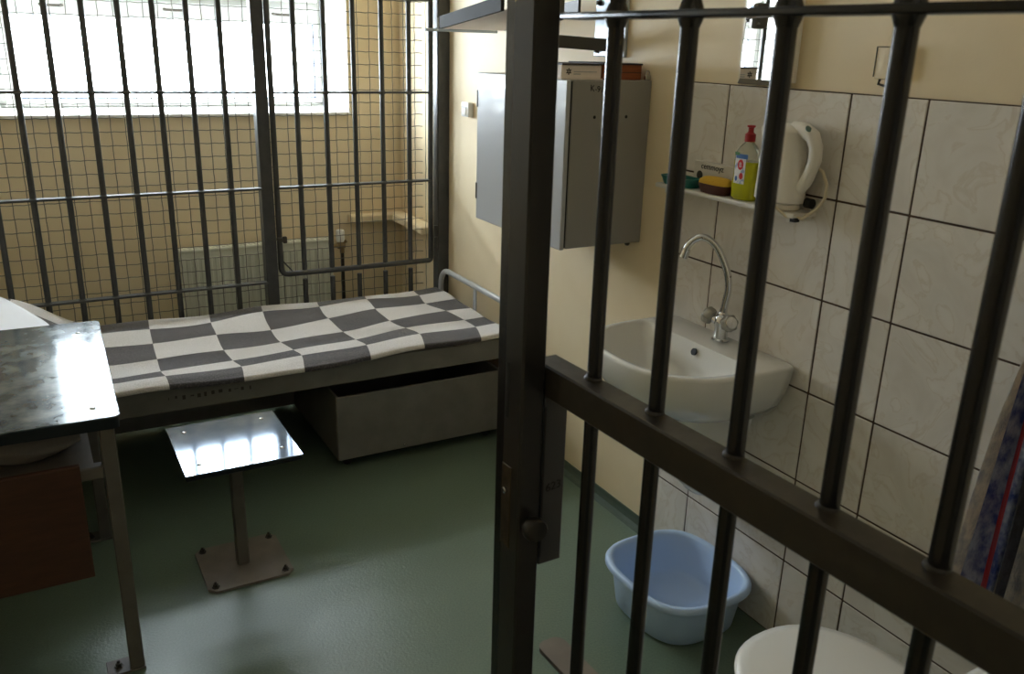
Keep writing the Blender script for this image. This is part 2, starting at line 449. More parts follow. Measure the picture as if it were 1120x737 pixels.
# wire mesh, crimped wires joined into one part
m = MB(); pitch = .0545; MY = 3.868
nx = int((1.725 - XL) / pitch); nz = int((ZC - .02) / pitch)
for i in range(nx + 1):
    x = XL + .02 + i * pitch
    m.tube([(x + .0009 * math.sin(j * 2.1 + i), MY + (.0016 if (i + j // 2) % 2 else -.0016) * (j % 2), .01 + j * pitch / 2) for j in range(0, 2 * nz + 1)], .0016, 4)
for j in range(nz + 1):
    z = .02 + j * pitch
    m.tube([(XL + .004 + i * pitch / 2, MY - (.0016 if (j + i // 2) % 2 else -.0016) * (i % 2), z + .0022 * (i % 2)) for i in range(0, 2 * nx + 1)], .0016, 4)
o = m.build('wire_mesh', 'wire', gr, 60, recalc=False); o['kind'] = 'stuff'

# ------------------------------------------------------------------ radiator and pipes behind the grille
rad = thing('radiator', 'cream ribbed panel radiator under the window', 'radiator', (.98, 4.345, .12))
m = MB(); m.box(.606, 1.36, 4.318, 4.372, .12, .66, .006); m.build('panel', 'radiator_white', rad)
m = MB()
x = .632
while x < 1.335:
    m.box(x, x + .022, 4.310, 4.320, .15, .628, .004); x += .0335
o = m.build('fins', 'radiator_white', rad); o['kind'] = 'stuff'
m = MB(); m.box(.602, 1.364, 4.312, 4.378, .655, .672, .004)
for k in range(28): m.box(.625 + k * .0262, .637 + k * .0262, 4.322, 4.368, .672, .675)
m.build('top_grille', 'radiator_white', rad)
for x in (.72, 1.25):
    m = MB(); m.box(x - .02, x + .02, 4.372, YB - .001, .3, .5); m.build('wall_bracket', 'radiator_white', rad)
m = MB(); m.tube([(1.36, 4.345, .625), (1.40, 4.345, .625)], .011, 10); m.lathe([(.016, -.02), (.02, -.012), (.02, .012), (.016, .02)], (1.415, 4.345, .625), 12, axis='X')
m.tube([(1.42, 4.345, .62), (1.42, 4.345, .585)], .013, 10); m.tube([(1.415, 4.345, .63), (1.44, 4.33, .65)], .009, 8)
m.build('valve', 'brass', rad, 40)
m = MB(); m.lathe([(.021, 0), (.023, .012), (.023, .055), (.018, .062)], (1.412, 4.345, .645), 14); m.build('valve_head', 'white_plastic', rad, 40)
m = MB(); m.tube([(1.42, 4.345, .59), (1.42, 4.345, .001)], .010, 10); m.build('feed_pipe', 'bolt', rad, 60)
# boxed-in ledge at the wall corner
m = MB(); m.box(1.475, XR - .001, 4.335, YB - .001, .735, .775, .006); m.box(1.70, XR - .001, 3.95, 4.336, .735, .775, .006)
struct(m.build('trim_1', 'wall_paint'), 'tan painted ledge in the corner beside the radiator', 'trim')

# ------------------------------------------------------------------ bed
BX0, BX1, BY0, BY1 = -.34, 1.752, 3.055, 3.795
bed = thing('prison_bed', 'grey steel bed frame standing along the barred window', 'bed', (.7, 3.43, 0))
m = MB(); m.box(BX0, BX1, BY0, BY0 + .03, .377, .468, .004); m.build('side_rail', 'bed_paint', bed)
m = MB(); m.box(BX0, BX1, BY1 - .03, BY1, .377, .468, .004); m.build('side_rail', 'bed_paint', bed)
for x in (BX0, BX1 - .03):
    m = MB(); m.box(x, x + .03, BY0 + .03, BY1 - .03, .377, .45, .003); m.build('end_rail', 'bed_paint', bed)
m = MB(); m.box(BX0 + .03, BX1 - .03, BY0 + .03, BY1 - .03, .392, .40); m.build('base_sheet', 'bed_paint', bed)
m = MB(); m.box(BX0 + .05, BX1 - .05, BY1 - .024, BY1 - .016, .02, .378); m.build('back_panel', 'bed_paint', bed)
for x in (BX0 + .03, BX1 - .03):
    for y in (BY0 + .03, BY1 - .03):
        m = MB(); m.box(x - .018, x + .018, y - .018, y + .018, 0.001, .38, .003); m.build('leg', 'bed_paint', bed)
for xe, nm in ((1.735, 'head_tube'), (BX0 - .012, 'foot_tube')):
    m = MB(); pts = [(xe, BY1 - .01, .40), (xe, BY1 - .01, .50)]
    for k in range(7):
        a = k / 6 * PI / 2; pts.append((xe, BY1 - .09 + .08 * math.cos(a), .52 + .08 * math.sin(a)))
    for k in range(7):
        a = PI / 2 + k / 6 * PI / 2; pts.append((xe, BY0 + .10 + .08 * math.cos(a), .52 + .08 * math.sin(a)))
    pts += [(xe, BY0 + .02, .50), (xe, BY0 + .02, .40)]
    m.tube(pts, .0135, 10); o = m.build(nm, 'cabinet_lit_grey', bed, 50)
    m = MB(); m.box(xe - .003, xe + .003, 3.40, 3.425, .41, .60); m.build('upright', 'cabinet_lit_grey', o)
mat('scuff', srgb(70, 66, 62), 0.7)
m = MB()
for k in range(12): m.box(.34 + k * .026 + random.uniform(-.006, .006), .350 + k * .026 + random.uniform(-.006, .004), BY0 - .0005, BY0 + .001, .422 + random.uniform(-.005, .005), .432 + random.uniform(-.004, .004))
o = m.build('scuff_marks', 'scuff', bed); o['kind'] = 'stuff'
m = MB(); m.box(BX0 + .035, BX1 - .035, BY0 + .02, BY1 - .005, .401, .478, .018, 3)
tag(m.build('mattress', 'mattress', smooth=50), 'thin grey foam mattress on the bed frame', 'mattress')

# chequered blanket: control grid of the woven check corners, densely subdivided
CG = [[(.384, 3.85), (.374, 3.715), (.36, 3.504), (.347, 3.291), (.341, 3.157), (.347, 3.094), (.348, 3.017)],
      [(.632, 3.835), (.618, 3.713), (.603, 3.503), (.592, 3.31), (.601, 3.191), (.616, 3.119), (.601, 3.009)],
      [(.86, 3.85), (.846, 3.75), (.818, 3.479), (.815, 3.315), (.832, 3.191), (.845, 3.124), (.821, 3.005)],
      [(1.116, 3.848), (1.097, 3.732), (1.074, 3.51), (1.078, 3.325), (1.091, 3.205), (1.109, 3.132), (1.087, 3.023)],
      [(1.351, 3.852), (1.339, 3.786), (1.326, 3.612), (1.315, 3.403), (1.338, 3.279), (1.353, 3.164), (1.323, 3.045)],
      [(1.602, 3.85), (1.59, 3.743), (1.565, 3.585), (1.597, 3.429), (1.624, 3.295), (1.621, 3.18), (1.582, 3.05)]]
def shift(col, dx): return [(x + dx, y) for x, y in col]
cols = [shift(CG[0], -.735), shift(CG[0], -.49), shift(CG[0], -.245)] + CG + [[(1.722, y) for x, y in CG[5]]]
SUB = 8
def cr(p0, p1, p2, p3, t):
    return tuple(.5 * ((2 * b) + (-a + c) * t + (2 * a - 5 * b + 4 * c - d) * t * t + (-a + 3 * b - 3 * c + d) * t ** 3) for a, b, c, d in zip(p0, p1, p2, p3))
def colat(i, t, j):
    g = lambda k: cols[max(0, min(len(cols) - 1, k))][j]
    return cr(g(i - 1), g(i), g(i + 1), g(i + 2), t)
U = [(i, k / SUB) for i in range(len(cols) - 1) for k in range(SUB)] + [(len(cols) - 2, 1.0)]
grid = []
def bz(x, y):
    z = .4955 + .004 * math.sin(7 * x + 2.0 * y) + .003 * math.sin(13 * x - 9 * y) + .0025 * math.sin(23 * y + 3 * x)
    z += .155 * smooth01((.20 - x) / .36) * (0.72 + .28 * smooth01((y - 3.1) / .4))
    z -= .008 * smooth01((3.06 - y) / .05)
    return z
for i, t in U:
    row = [colat(i, t, j) for j in range(7)]
    line = []
    for j in range(6):
        for k in range(SUB):
            g = lambda q: row[max(0, min(6, q))]
            line.append(cr(g(j - 1), g(j), g(j + 1), g(j + 2), k / SUB))
    line.append(row[6])
    line = [(x, y if y < 3.6 else 3.6 + (y - 3.6) * .86, bz(x, y)) for x, y in line]
    lx, ly, lz = line[-1]
    for d, e in ((.003, -.006), (.004, -.012), (.003, -.017)): line.append((lx, max(ly - d, 3.0), lz + e))
    grid.append(line)
m = MB(); pts = [p for l in grid for p in l]; n = len(grid[0]); fl = {0: [], 1: []}
for a in range(len(grid) - 1):
    for b in range(n - 1):
        ci = a // SUB; rj = min(5, b // SUB)
        fl[(ci + rj + 1) % 2].append((a * n + b, (a + 1) * n + b, (a + 1) * n + b + 1, a * n + b + 1))
vs = [m.bm.verts.new(p) for p in pts]
for k in (0, 1):
    for f in fl[k]:
        fc = m.bm.faces.new([vs[i] for i in f]); fc.material_index = k
bmesh.ops.recalc_face_normals(m.bm, faces=m.bm.faces)
bl_o = m.build('blanket', ['blanket_light', 'blanket_dark'], smooth=80)
sm = bl_o.modifiers.new('thickness', 'SOLIDIFY'); sm.thickness = .006; sm.offset = -1 if bl_o.data.polygons[0].normal.z > 0 else 1
tag(bl_o, 'white and charcoal chequered wool blanket spread over the bed', 'blanket')

# white pillow on the raised end of the blanket
m = MB(); rg = []
for k in range(13):
    a = -PI / 2 + PI * k / 12; s_ = max(.03, math.cos(a)) ** .45
    rg.append([(x, y, .686 + .045 * math.sin(a) * (1 - .25 * ((x + .29) ** 2 + (y - 3.38) ** 2) / .1)) for x, y, z in sq(40, .22 * s_ + .03, .33 * s_ + .03, 5, (-.29, 3.38), 0, .32)])
m.rings(rg); tag(m.build('pillow', 'pillow_white', smooth=60), 'white pillow on the bed behind the table corner', 'pillow')

# drawer under the bed
dr = thing('under_bed_drawer', 'grey sheet metal storage drawer under the bed', 'drawer', (1.33, 3.3, 0))
DXa, DXb, DYa, DYb, Dz0, Dz1 = .957, 1.695, 3.065, 3.70, .045, .318
for nm, bb in (('front_panel', (DXa, DXb, DYa, DYa + .012, Dz0, Dz1)), ('back_panel', (DXa, DXb, DYb - .012, DYb, Dz0, Dz1)),
               ('side_panel', (DXa, DXa + .012, DYa + .012, DYb - .012, Dz0, Dz1)), ('side_panel', (DXb - .012, DXb, DYa + .012, DYb - .012, Dz0, Dz1)),
               ('bottom_panel', (DXa + .012, DXb - .012, DYa + .012, DYb - .012, Dz0, Dz0 + .01))):
    m = MB(); m.box(*bb, .002); m.build(nm, 'bed_paint', dr)
wm = MB(); wm.lathe([(.008, -.01), (.021, -.009), (.021, .009), (.008, .01)], (0, 0, 0), 14, axis='Y'); wme = wm.mesh('caster', 'black', 40)
for x in (DXa + .05, DXb - .05):
    for y in (DYa + .05, DYb - .05):
        w = inst('caster', wme, dr, (x, y, .0225)); m = MB(); m.box(x - .009, x + .009, y - .013, y + .013, .03, .046); m.build('fork', 'bolt', dr)
m = MB(); m.lathe([(.005, 0), (.005, -.004), (.003, -.006)], (1.24, DYa, .062), 10, axis='Y'); m.build('rivet', 'chrome_bolt', dr, 40)

# ------------------------------------------------------------------ bolted stool
st = thing('bolted_stool', 'square steel topped stool bolted to the green floor', 'stool', (.468, 2.585, 0))
m = MB(); m.box(.296, .638, 2.404, 2.772, .420, .437, .004); m.build('seat_core', 'dark_edge', st)
m = MB(); m.box(.294, .640, 2.402, 2.774, .4365, .4405, .0018, 2); m.build('seat', 'seat_steel', st)
sb = MB(); sb.lathe([(.0075, 0), (.007, .0018), (.004, .003), (.0005, .0034)], (0, 0, 0), 12); sbm = sb.mesh('screw', 'chrome_bolt', 60)
for x, y in ((.345, 2.467), (.593, 2.475), (.342, 2.716), (.588, 2.722)): inst('screw', sbm, st, (x, y, .4405))
m = MB(); m.box(.447, .485, 2.555, 2.593, .008, .42, .004); m.build('post', 'leg_paint', st)
m = MB(); m.box(.40, .535, 2.50, 2.65, .412, .42, .002); m.build('seat_bracket', 'leg_paint', st)
cc = .022; x0, x1, y0, y1 = .335, .603, 2.444, 2.712
m = MB(); m.prism([(x0 + cc, y0, .001), (x1 - cc, y0, .001), (x1, y0 + cc, .001), (x1, y1 - cc, .001), (x1 - cc, y1, .001), (x0 + cc, y1, .001), (x0, y1 - cc, .001), (x0, y0 + cc, .001)], (0, 0, .008))
m.build('base_plate', 'base_plate', st)
bb = MB(); bb.lathe([(.012, 0), (.012, .003), (.008, .003), (.008, .011), (.004, .012), (.004, .018), (.001, .019)], (0, 0, 0), 6); bbm = bb.mesh('anchor_bolt', 'bolt', 30)
for x in (x0 + .024, x1 - .024):
    for y in (y0 + .024, y1 - .024): inst('anchor_bolt', bbm, st, (x, y, .009))

# ------------------------------------------------------------------ table
tb = thing('steel_table', 'steel topped table with grey legs and brown cupboard beneath', 'table', (-.28, 2.6, 0))
ROT = math.radians(-1.6)
def trot(mm): return mm.xform(Matrix.Translation((.13, 2.6, 0)) @ Matrix.Rotation(ROT, 4, 'Z') @ Matrix.Translation((-.13, -2.6, 0)))
def rounded(x0, x1, y0, y1, r, z):
    out = []
    for cx, cy, a0 in ((x1 - r, y0 + r, -PI / 2), (x1 - r, y1 - r, 0), (x0 + r, y1 - r, PI / 2), (x0 + r, y0 + r, PI)):
        for k in range(6): a = a0 + k / 5 * PI / 2; out.append((cx + r * math.cos(a), cy + r * math.sin(a), z))
    return out
m = MB(); m.rings([rounded(XL + .02, .140, 2.178, 3.018, .016, z) for z in (.722, .7515)]); trot(m); m.build('top_core', 'dark_edge', tb)
m = MB(); m.rings([rounded(XL + .018, .143, 2.175, 3.021, .018, .751), rounded(XL + .018, .143, 2.175, 3.021, .018, .7545), rounded(XL + .020, .141, 2.177, 3.019, .016, .7555)]); trot(m); m.build('tabletop', 'galvanised', tb)
for x, y in ((.075, 2.25), (.085, 2.90), (-.5, 2.25), (-.5, 2.9)): inst('screw', sbm, tb, (x, y, .7555))
for x, y in ((.098, 2.205), (.085, 2.945), (-.66, 2.205), (-.66, 2.945)):
    m = MB(); m.box(x - .018, x + .018, y - .018, y + .018, .006, .723, .003); leg = m.build('leg', 'leg_paint', tb)
    m = MB(); m.box(x - .075, x + .02, y - .02, y + .045, .001, .007, .001); m.build('foot_plate', 'leg_paint', leg)
    inst('anchor_bolt', bbm, tb, (x - .045, y + .012, .007))
for y in (2.205, 2.945):
    m = MB(); m.box(-.642, .081, y - .015, y + .015, .588, .622, .003); m.build('rail', 'leg_paint', tb)
m = MB(); m.box(-.66, .06, 2.221, 2.93, .612, .620); m.build('shelf', 'leg_paint', tb)
m = MB(); m.box(-.62, .024, 2.224, 2.74, .330, .610, .002); cup = m.build('cupboard', 'brown_board', tb)
m = MB(); m.box(-.665, .027, 2.170, 2.186, .328, .642, .002); m.build('front_board', 'brown_board', cup)
# cloth bundle on the table shelf
m = MB(); rg = []
for k in range(9):
    t = k / 8; r = math.sin(PI * (t * .9 + .05)) ** .5
    ring = []
    for q in range(28):
        a = 2 * PI * q / 28; rr = r * (1 + .10 * math.sin(3 * a + 5 * t) + .07 * math.sin(7 * a - 3 * t))
        ring.append((-.085 + (t - .5) * .25, 2.33 + .07 * rr * math.cos(a), .662 + .04 * rr * math.sin(a)))
    rg.append(ring)
m.rings(rg); o = m.build('cloth_bundle', 'cloth_grey', smooth=60); tag(o, 'crumpled grey cloth on the shelf under the table', 'cloth')
zmin = min(v.co.z for v in o.data.vertices)
o.location.z = .6205 - zmin

# ------------------------------------------------------------------ wall cabinet and what is on it
cb = thing('wall_cabinet', 'grey metal cabinet hung on the cream wall', 'cabinet', (1.62, 2.585, 1.035))
CX0, CY0, CY1, CZ0, CZ1 = 1.487, 2.292, 2.885, 1.032, 1.552
m = MB(); m.box(CX0, XR - .001, CY0, CY1, CZ0, CZ1, .002); bod = m.build('body', 'cabinet_side', cb)
m = MB(); m.box(CX0 - .022, CX0 - .006, CY0 - .001, CY1 + .001, CZ0 - .003, CZ1 + .001, .003); dor = m.build('door', 'cabinet_lit_grey', cb)
for z in (CZ0 + .10, CZ1 - .09):
    m = MB(); m.box(CX0 - .024, CX0 + .001, CY1 - .006, CY1 + .004, z - .03, z + .03, .002); m.build('hinge', 'bolt', dor)
m = MB(); m.box(CX0 - .0061, CX0 + .0005, CY0 + .004, CY1 - .006, CZ0 + .004, CZ1 - .004); m.build('gap_shade_fill', 'black', bod)  # black filler standing in for the shade between door and body
for x in (1.571, 1.692):
    m = MB(); m.lathe([(.0052, 0), (.0052, -.0007)], (x, CY0, 1.442), 12, axis='Y'); m.build('screw_hole', 'black', bod)
m = MB(); m.lathe([(.009, 0), (.009, -.014), (.005, -.018)], (1.76, 2.33, CZ0), 10); m.build('foot_screw', 'bolt', bod, 40)
text_mesh('stencil', 'K-91', .026, frame4((1.575, CY0 - .0006, 1.518), (1, 0, -.12), (0, 0, 1)), 'ink', bod)

bk = thing('white_book', 'thick white book with dark cover lying on the cabinet', 'book', (1.545, 2.43, CZ1))
m = MB(); m.box(1.462, 1.607, 2.32, 2.53, CZ1 + .004, CZ1 + .043, .002); m.build('pages', 'paper', bk)
m = MB(); m.box(1.46, 1.61, 2.315, 2.535, CZ1 + .0005, CZ1 + .004); m.build('cover', 'paper', bk)
m = MB(); m.box(1.46, 1.61, 2.315, 2.535, CZ1 + .043, CZ1 + .047); m.build('cover', 'book_cover', bk)
m = MB()
for k in range(6):
    a = k * PI / 3; c0 = (1.487, 2.3194, CZ1 + .024)
    m.box(-.002, .002, 0, .0006, .002, .0095, m=Matrix.Translation(c0) @ Matrix.Rotation(a, 4, 'Y'))
m.build('emblem', 'ink', bk)
m = MB(); m.box(1.505, 1.59, 2.3194, 2.32, CZ1 + .022, CZ1 + .0245); m.box(1.505, 1.53, 2.3194, 2.32, CZ1 + .015, CZ1 + .018); m.build('spine_print', 'cabinet_lit_grey', bk)
bx = thing('wooden_box', 'brown wooden box with dark lid on the cabinet near the wall', 'box', (1.687, 2.42, CZ1))
m = MB(); m.box(1.613, 1.762, 2.32, 2.52, CZ1 + .0005, CZ1 + .045, .002); m.build('body', 'brown_wood', bx)
m = MB(); m.box(1.612, 1.764, 2.317, 2.522, CZ1 + .045, CZ1 + .0505, .0015); m.build('lid', 'book_cover', bx)
m = MB(); m.box(1.613, 1.762, 2.3195, 2.3203, CZ1 + .022, CZ1 + .024); m.build('seam', 'book_cover', bx)
pk = thing('padlock', 'small metal padlock on the cabinet beside the brown box', 'padlock', (1.773, 2.305, CZ1))
m = MB(); m.box(1.762, 1.784, 2.296, 2.308, CZ1 + .0005, CZ1 + .016, .002); m.build('body', 'chrome_bolt', pk)
m = MB(); m.tube([(1.767, 2.302, CZ1 + .015), (1.767, 2.302, CZ1 + .024), (1.770, 2.302, CZ1 + .029), (1.776, 2.302, CZ1 + .029), (1.779, 2.302, CZ1 + .024), (1.779, 2.302, CZ1 + .015)], .0022, 8); m.build('shackle', 'chrome_bolt', pk, 50)

# light switch beside the cabinet
sw = thing('light_switch', 'white rocker light switch beside the grey cabinet', 'switch', (XR, 3.585, 1.33))
m = MB(); m.box(XR - .028, XR - .0005, 3.548, 3.622, 1.338, 1.402, .006, 2); m.build('housing', 'white_plastic', sw, 40)
m = MB(); m.box(XR - .034, XR - .026, 3.565, 3.605, 1.347, 1.378, .004, 2, m=None); m.build('rocker', 'white_plastic', sw, 40)
m = MB(); m.box(XR - .0285, XR - .0275, 3.562, 3.608, 1.379, 1.382); m.build('rocker_gap', 'black', sw)
# cream junction plate above the tiles
js = thing('junction_box', 'cream junction box on the wall above the tiles', 'junction box', (XR, 1.40, 1.59))
m = MB(); m.box(XR - .022, XR - .0005, 1.365, 1.44, 1.595, 1.668, .006, 2); m.build('cover', 'wall_paint', js, 40)
m = MB(); m.box(XR - .0235, XR - .0215, 1.368, 1.437, 1.6655, 1.667); m.box(XR - .0235, XR - .0215, 1.436, 1.4375, 1.6, 1.666); m.build('cover_seam', 'bolt', js)
m = MB(); m.tube([(XR - .012, 1.425, 1.596), (XR - .016, 1.425, 1.584), (XR - .016, 1.405, 1.58)], .003, 6); m.build('latch', 'bolt', js, 40)

# television bracket
mat('lip_paint', srgb(40, 40, 38), 0.85)
tv = thing('television_bracket', 'steel television wall bracket with empty tray above the cabinet', 'bracket', (XR, 2.52, 1.62))
m = MB(); m.box(XR - .012, XR - .0005, 2.435, 2.615, 1.618, 2.06, .003); m.build('wall_plate', 'bracket_steel', tv)
nb = MB(); nb.lathe([(.012, 0), (.012, -.003), (.0085, -.003), (.0085, -.012), (.004, -.014)], (0, 0, 0), 6, axis='X'); nbm = nb.mesh('bolt', 'bolt', 30)
for y in (2.46, 2.59):
    for z in (1.638, 1.79, 2.03): inst('bolt', nbm, tv, (XR - .012, y, z))
m = MB(); P0, P1 = Vector((1.775, 2.53, 1.655)), Vector((1.50, 2.60, 1.668)); dd = (P1 - P0).normalized(); sd = dd.cross(Vector((0, 0, 1))).normalized() * .012
m.rings([[p + sd + Vector((0, 0, h)) for h in (-.02, .02)] + [p - sd + Vector((0, 0, h)) for h in (.02, -.02)] for p in (P0, P1)]); m.build('arm', 'bracket_dark', tv)
a_, b_, c_, d_ = Vector((1.495, 3.25, 1.700)), Vector((1.735, 3.20, 1.700)), Vector((1.64, 2.52, 1.748)), Vector((1.385, 2.55, 1.748))
m = MB(); m.prism([a_, b_, c_, d_], (0, 0, .004)); tr = m.build('tray', 'paper', tv)
m = MB(); q = Vector((-.012, .002, 0)); m.prism([a_, d_, d_ + Vector((0, 0, .045)), a_ + Vector((0, 0, .045))], q); m.build('front_lip', 'lip_paint', tr)
m = MB(); q = Vector((.01, .0, 0)); m.prism([b_, c_, c_ + Vector((0, 0, .045)), b_ + Vector((0, 0, .045))], q); m.build('back_lip', 'bracket_dark', tr)
m = MB(); e_ = (b_ - a_).normalized(); m.tube([a_ - e_ * .05 + Vector((0, .05, -.004)), b_ + Vector((0, .05, -.004))], .006, 8); m.build('end_bar', 'bracket_steel', tr)
m = MB(); m.tube([a_ + Vector((-.006, .03, -.004)), a_ + Vector((-.006, .03, .04))], .003, 6); m.build('end_rod', 'bracket_steel', tr)
m = MB(); m.lathe([(.03, 0), (.03, .03), (.022, .06), (.022, .09)], (1.50, 2.60, 1.672), 18); m.build('swivel', 'bracket_dark', tv, 40)
m = MB(); m.tube([(1.46, 2.34, 1.735), (1.50, 2.29, 1.737)], .004, 6); m.box(1.43, 1.475, 2.335, 2.37, 1.72, 1.80, .008, 2); m.tube([(1.45, 2.36, 1.76), (1.50, 2.56, 1.75)], .006, 8); m.build('clamp', 'bracket_dark', tv, 40)

# ------------------------------------------------------------------ mirror
mi = thing('wall_mirror', 'narrow wall mirror above the washbasin and its tiles', 'mirror', (XR, 1.79, 1.562))
MY0, MY1, MZ0, MZ1 = 1.682, 1.902, 1.563, 2.02
m = MB(); xb = XR - .0015; xf = XR - .0075; bv = .014
m.rings([[(xb, MY0, MZ0), (xb, MY1, MZ0), (xb, MY1, MZ1), (xb, MY0, MZ1)], [(xb - .0015, MY0, MZ0), (xb - .0015, MY1, MZ0), (xb - .0015, MY1, MZ1), (xb - .0015, MY0, MZ1)],
         [(xf, MY0 + bv, MZ0 + bv), (xf, MY1 - bv, MZ0 + bv), (xf, MY1 - bv, MZ1 - bv), (xf, MY0 + bv, MZ1 - bv)]])
m.xform(Matrix.Translation((XR - .002, MY1, 0)) @ Matrix.Rotation(math.radians(-6.5), 4, 'Z') @ Matrix.Translation((-XR, -MY1, 0)) @ Matrix.Translation((XR, 0, MZ0)) @ Matrix.Rotation(math.radians(0.0), 4, 'Y') @ Matrix.Translation((-XR, 0, -MZ0)))
m.build('mirror_glass', 'mirror', mi)
m = MB(); m.prism([(XR - .0005, MY1, MZ0 + .01), (XR - .0005, MY0 + .01, MZ0 + .01), (XR - .020, MY0 + .01, MZ0 + .01)], (0, 0, MZ1 - MZ0 - .02)); m.build('backing_wedge', 'white_plastic', mi)

# ------------------------------------------------------------------ washbasin
wb = thing('washbasin', 'white ceramic washbasin on the tiled wall', 'washbasin', (XT, 1.815, .25))
BYC, BW, BP, RIM = 1.812, .268, .425, .842
outl = [(0.0, BW - .004)]
for k in range(33):
    t = PI * k / 32
    c_, s_ = math.cos(t), math.sin(t)
    outl.append((.17 + (BP - .17) * s_ ** .85, BW * math.copysign(abs(c_) ** .75, c_)))
outl.append((0.0, -BW + .004))
def polar(poly, cen, n):
    out = []
    for k in range(n):
        a = 2 * PI * k / n; dx, dy = math.cos(a), math.sin(a); best = None
        for i in range(len(poly)):
            x1, y1 = poly[i]; x2, y2 = poly[(i + 1) % len(poly)]
            ex, ey = x2 - x1, y2 - y1; den = dx * ey - dy * ex
            if abs(den) < 1e-9: continue
            t = ((x1 - cen[0]) * ey - (y1 - cen[1]) * ex) / den; u = ((x1 - cen[0]) * dy - (y1 - cen[1]) * dx) / den
            if t > 0 and -1e-6 <= u <= 1 + 1e-6 and (best is None or t > best): best = t
        out.append((cen[0] + dx * best, cen[1] + dy * best))
    return out
NB = 72; cen = (.235, 0.0)
outer = polar(outl, cen, NB)
def scaled(o, s, px): return [(max(0.0, px + (p - cen[0]) * s), q * s) for p, q in o]
def inner(ap, aq, p0, ex=2.3):
    out = []
    for k in range(NB):
        a = 2 * PI * k / NB; dx, dy = math.cos(a), math.sin(a)
        r = 1 / ((abs(dx) / ap) ** ex + (abs(dy) / aq) ** ex) ** (1 / ex)
        out.append((p0 + dx * r, dy * r))
    return out
W3 = lambda ring, z: [(XT - p, BYC - q, z if not callable(z) else z(p)) for p, q in ring]
rg = [W3(scaled(outer, .34, .13), .655), W3(scaled(outer, .55, .155), .662), W3(scaled(outer, .74, .185), .682), W3(scaled(outer, .86, .208), .712), W3(scaled(outer, .94, .224), .755), W3(scaled(outer, .985, .233), .80),
      W3(outer, .832), W3(scaled(outer, .996, .2345), RIM - .003), W3(scaled(outer, .975, .235), RIM)]
inl = []
for k in range(41):
    t = PI * k / 40; c0, s0 = math.cos(t), math.sin(t)
    inl.append((.128 + (BP - .020 - .128) * s0 ** .70, (BW - .026) * math.copysign(abs(c0) ** .72, c0)))
inn = polar(inl, cen, NB)
def blend(f, sc, pc=.245):
    el = inner(.115, .17, pc); return [(pc + ((1 - f) * (a - pc) + f * (c - pc)) * sc, ((1 - f) * b + f * e_) * sc) for (a, b), (c, e_) in zip(inn, el)]
rg += [W3(inn, RIM - .0005), W3(blend(0, .985), RIM - .006), W3(blend(.1, .95), RIM - .03), W3(blend(.45, .93), RIM - .075), W3(blend(.85, .80), RIM - .11), W3(blend(1, .45, .235), RIM - .135), W3(inner(.03, .03, .225), RIM - .14)]
m = MB(); m.rings(rg); m.build('bowl', 'ceramic', wb, 70)
m = MB(); m.lathe([(.024, 0), (.026, .003), (.018, .004), (.012, -.001)], (XT - .225, BYC, RIM - .1398), 20); m.build('drain', 'chrome', wb, 50)
m = MB(); m.lathe([(.0105, .003), (.0105, -.002)], (0, 0, 0), 18, axis='X'); m.xform(Matrix.Translation((XT - .1395, BYC - .003, RIM - .024)) @ Matrix.Rotation(.35, 4, 'Y')); m.build('overflow_hole', 'black', wb)
rg = []
for z, w, p in ((.345, .035, .075), (.355, .055, .10), (.39, .075, .13), (.47, .095, .165), (.57, .115, .20), (.67, .135, .225)):
    ring = [(0.0, w)]
    for k in range(17): t = PI * k / 16; ring.append((.04 + (p - .04) * math.sin(t) ** .8, w * math.copysign(abs(math.cos(t)) ** .7, math.cos(t))))
    ring.append((0.0, -w)); rg.append([(XT - .0005 - a, BYC - b, z) for a, b in ring])
m = MB(); m.rings(rg); m.build('half_pedestal', 'ceramic', wb, 60)
m = MB(); m.tube([(XT - .06, BYC - .1, .66), (XT - .05, BYC - .135, .648), (XT - .02, BYC - .135, .64), (XT - .004, BYC - .13, .64)], .006, 8); m.build('fixing_hook', 'chrome', wb, 50)
# mixer tap
tp = thing('mixer_tap', 'chrome gooseneck mixer tap with two knobs on the washbasin', 'tap', (XT - .052, 1.806, RIM))
tx, ty = XT - .052, 1.800
m = MB(); m.lathe([(.025, .0008), (.026, .006), (.021, .010), (.019, .04), (.022, .05), (.020, .072), (.012, .082)], (tx, ty, RIM), 22); bd_ = m.build('body', 'chrome', tp, 45)
for s_ in (1, -1):
    m = MB(); ex = Vector((-.25, .85 * s_, .35)).normalized(); b0 = Vector((tx, ty, RIM + .05))
    m.tube([b0, b0 + ex * .035], .011, 12); m.build('valve_stem', 'chrome', tp, 50)
    m = MB(); rot = ex.to_track_quat('Z', 'Y').to_matrix().to_4x4()
    prof = [(.010, 0), (.021, .003), (.0235, .010), (.0235, .024), (.019, .030), (.001, .031)]
    rings_ = []
    for r_, h in prof:
        rings_.append([(r_ * (1 + (.10 if k % 4 < 2 else 0) * (r_ > .015)) * math.cos(2 * PI * k / 28), r_ * (1 + (.10 if k % 4 < 2 else 0) * (r_ > .015)) * math.sin(2 * PI * k / 28), h) for k in range(28)])
    m.rings(rings_); m.xform(Matrix.Translation(b0 + ex * .032) @ rot); kn = m.build('knob', 'knob_clear', tp, 45)
    m = MB(); m.lathe([(.017, 0), (.017, .0012), (.014, .0015)], (0, 0, .031), 20); m.xform(Matrix.Translation(b0 + ex * .032) @ rot); m.build('knob_cap', 'chrome', kn, 40)
dirn = Vector((-.7, .714, 0)); base = Vector((tx, ty, RIM + .08))
kp_ = [(0, -.005), (-.004, .04), (-.008, .075), (-.003, .115), (.012, .155), (.035, .195), (.060, .216), (.082, .221), (.102, .212), (.117, .194), (.122, .180)]
path = []
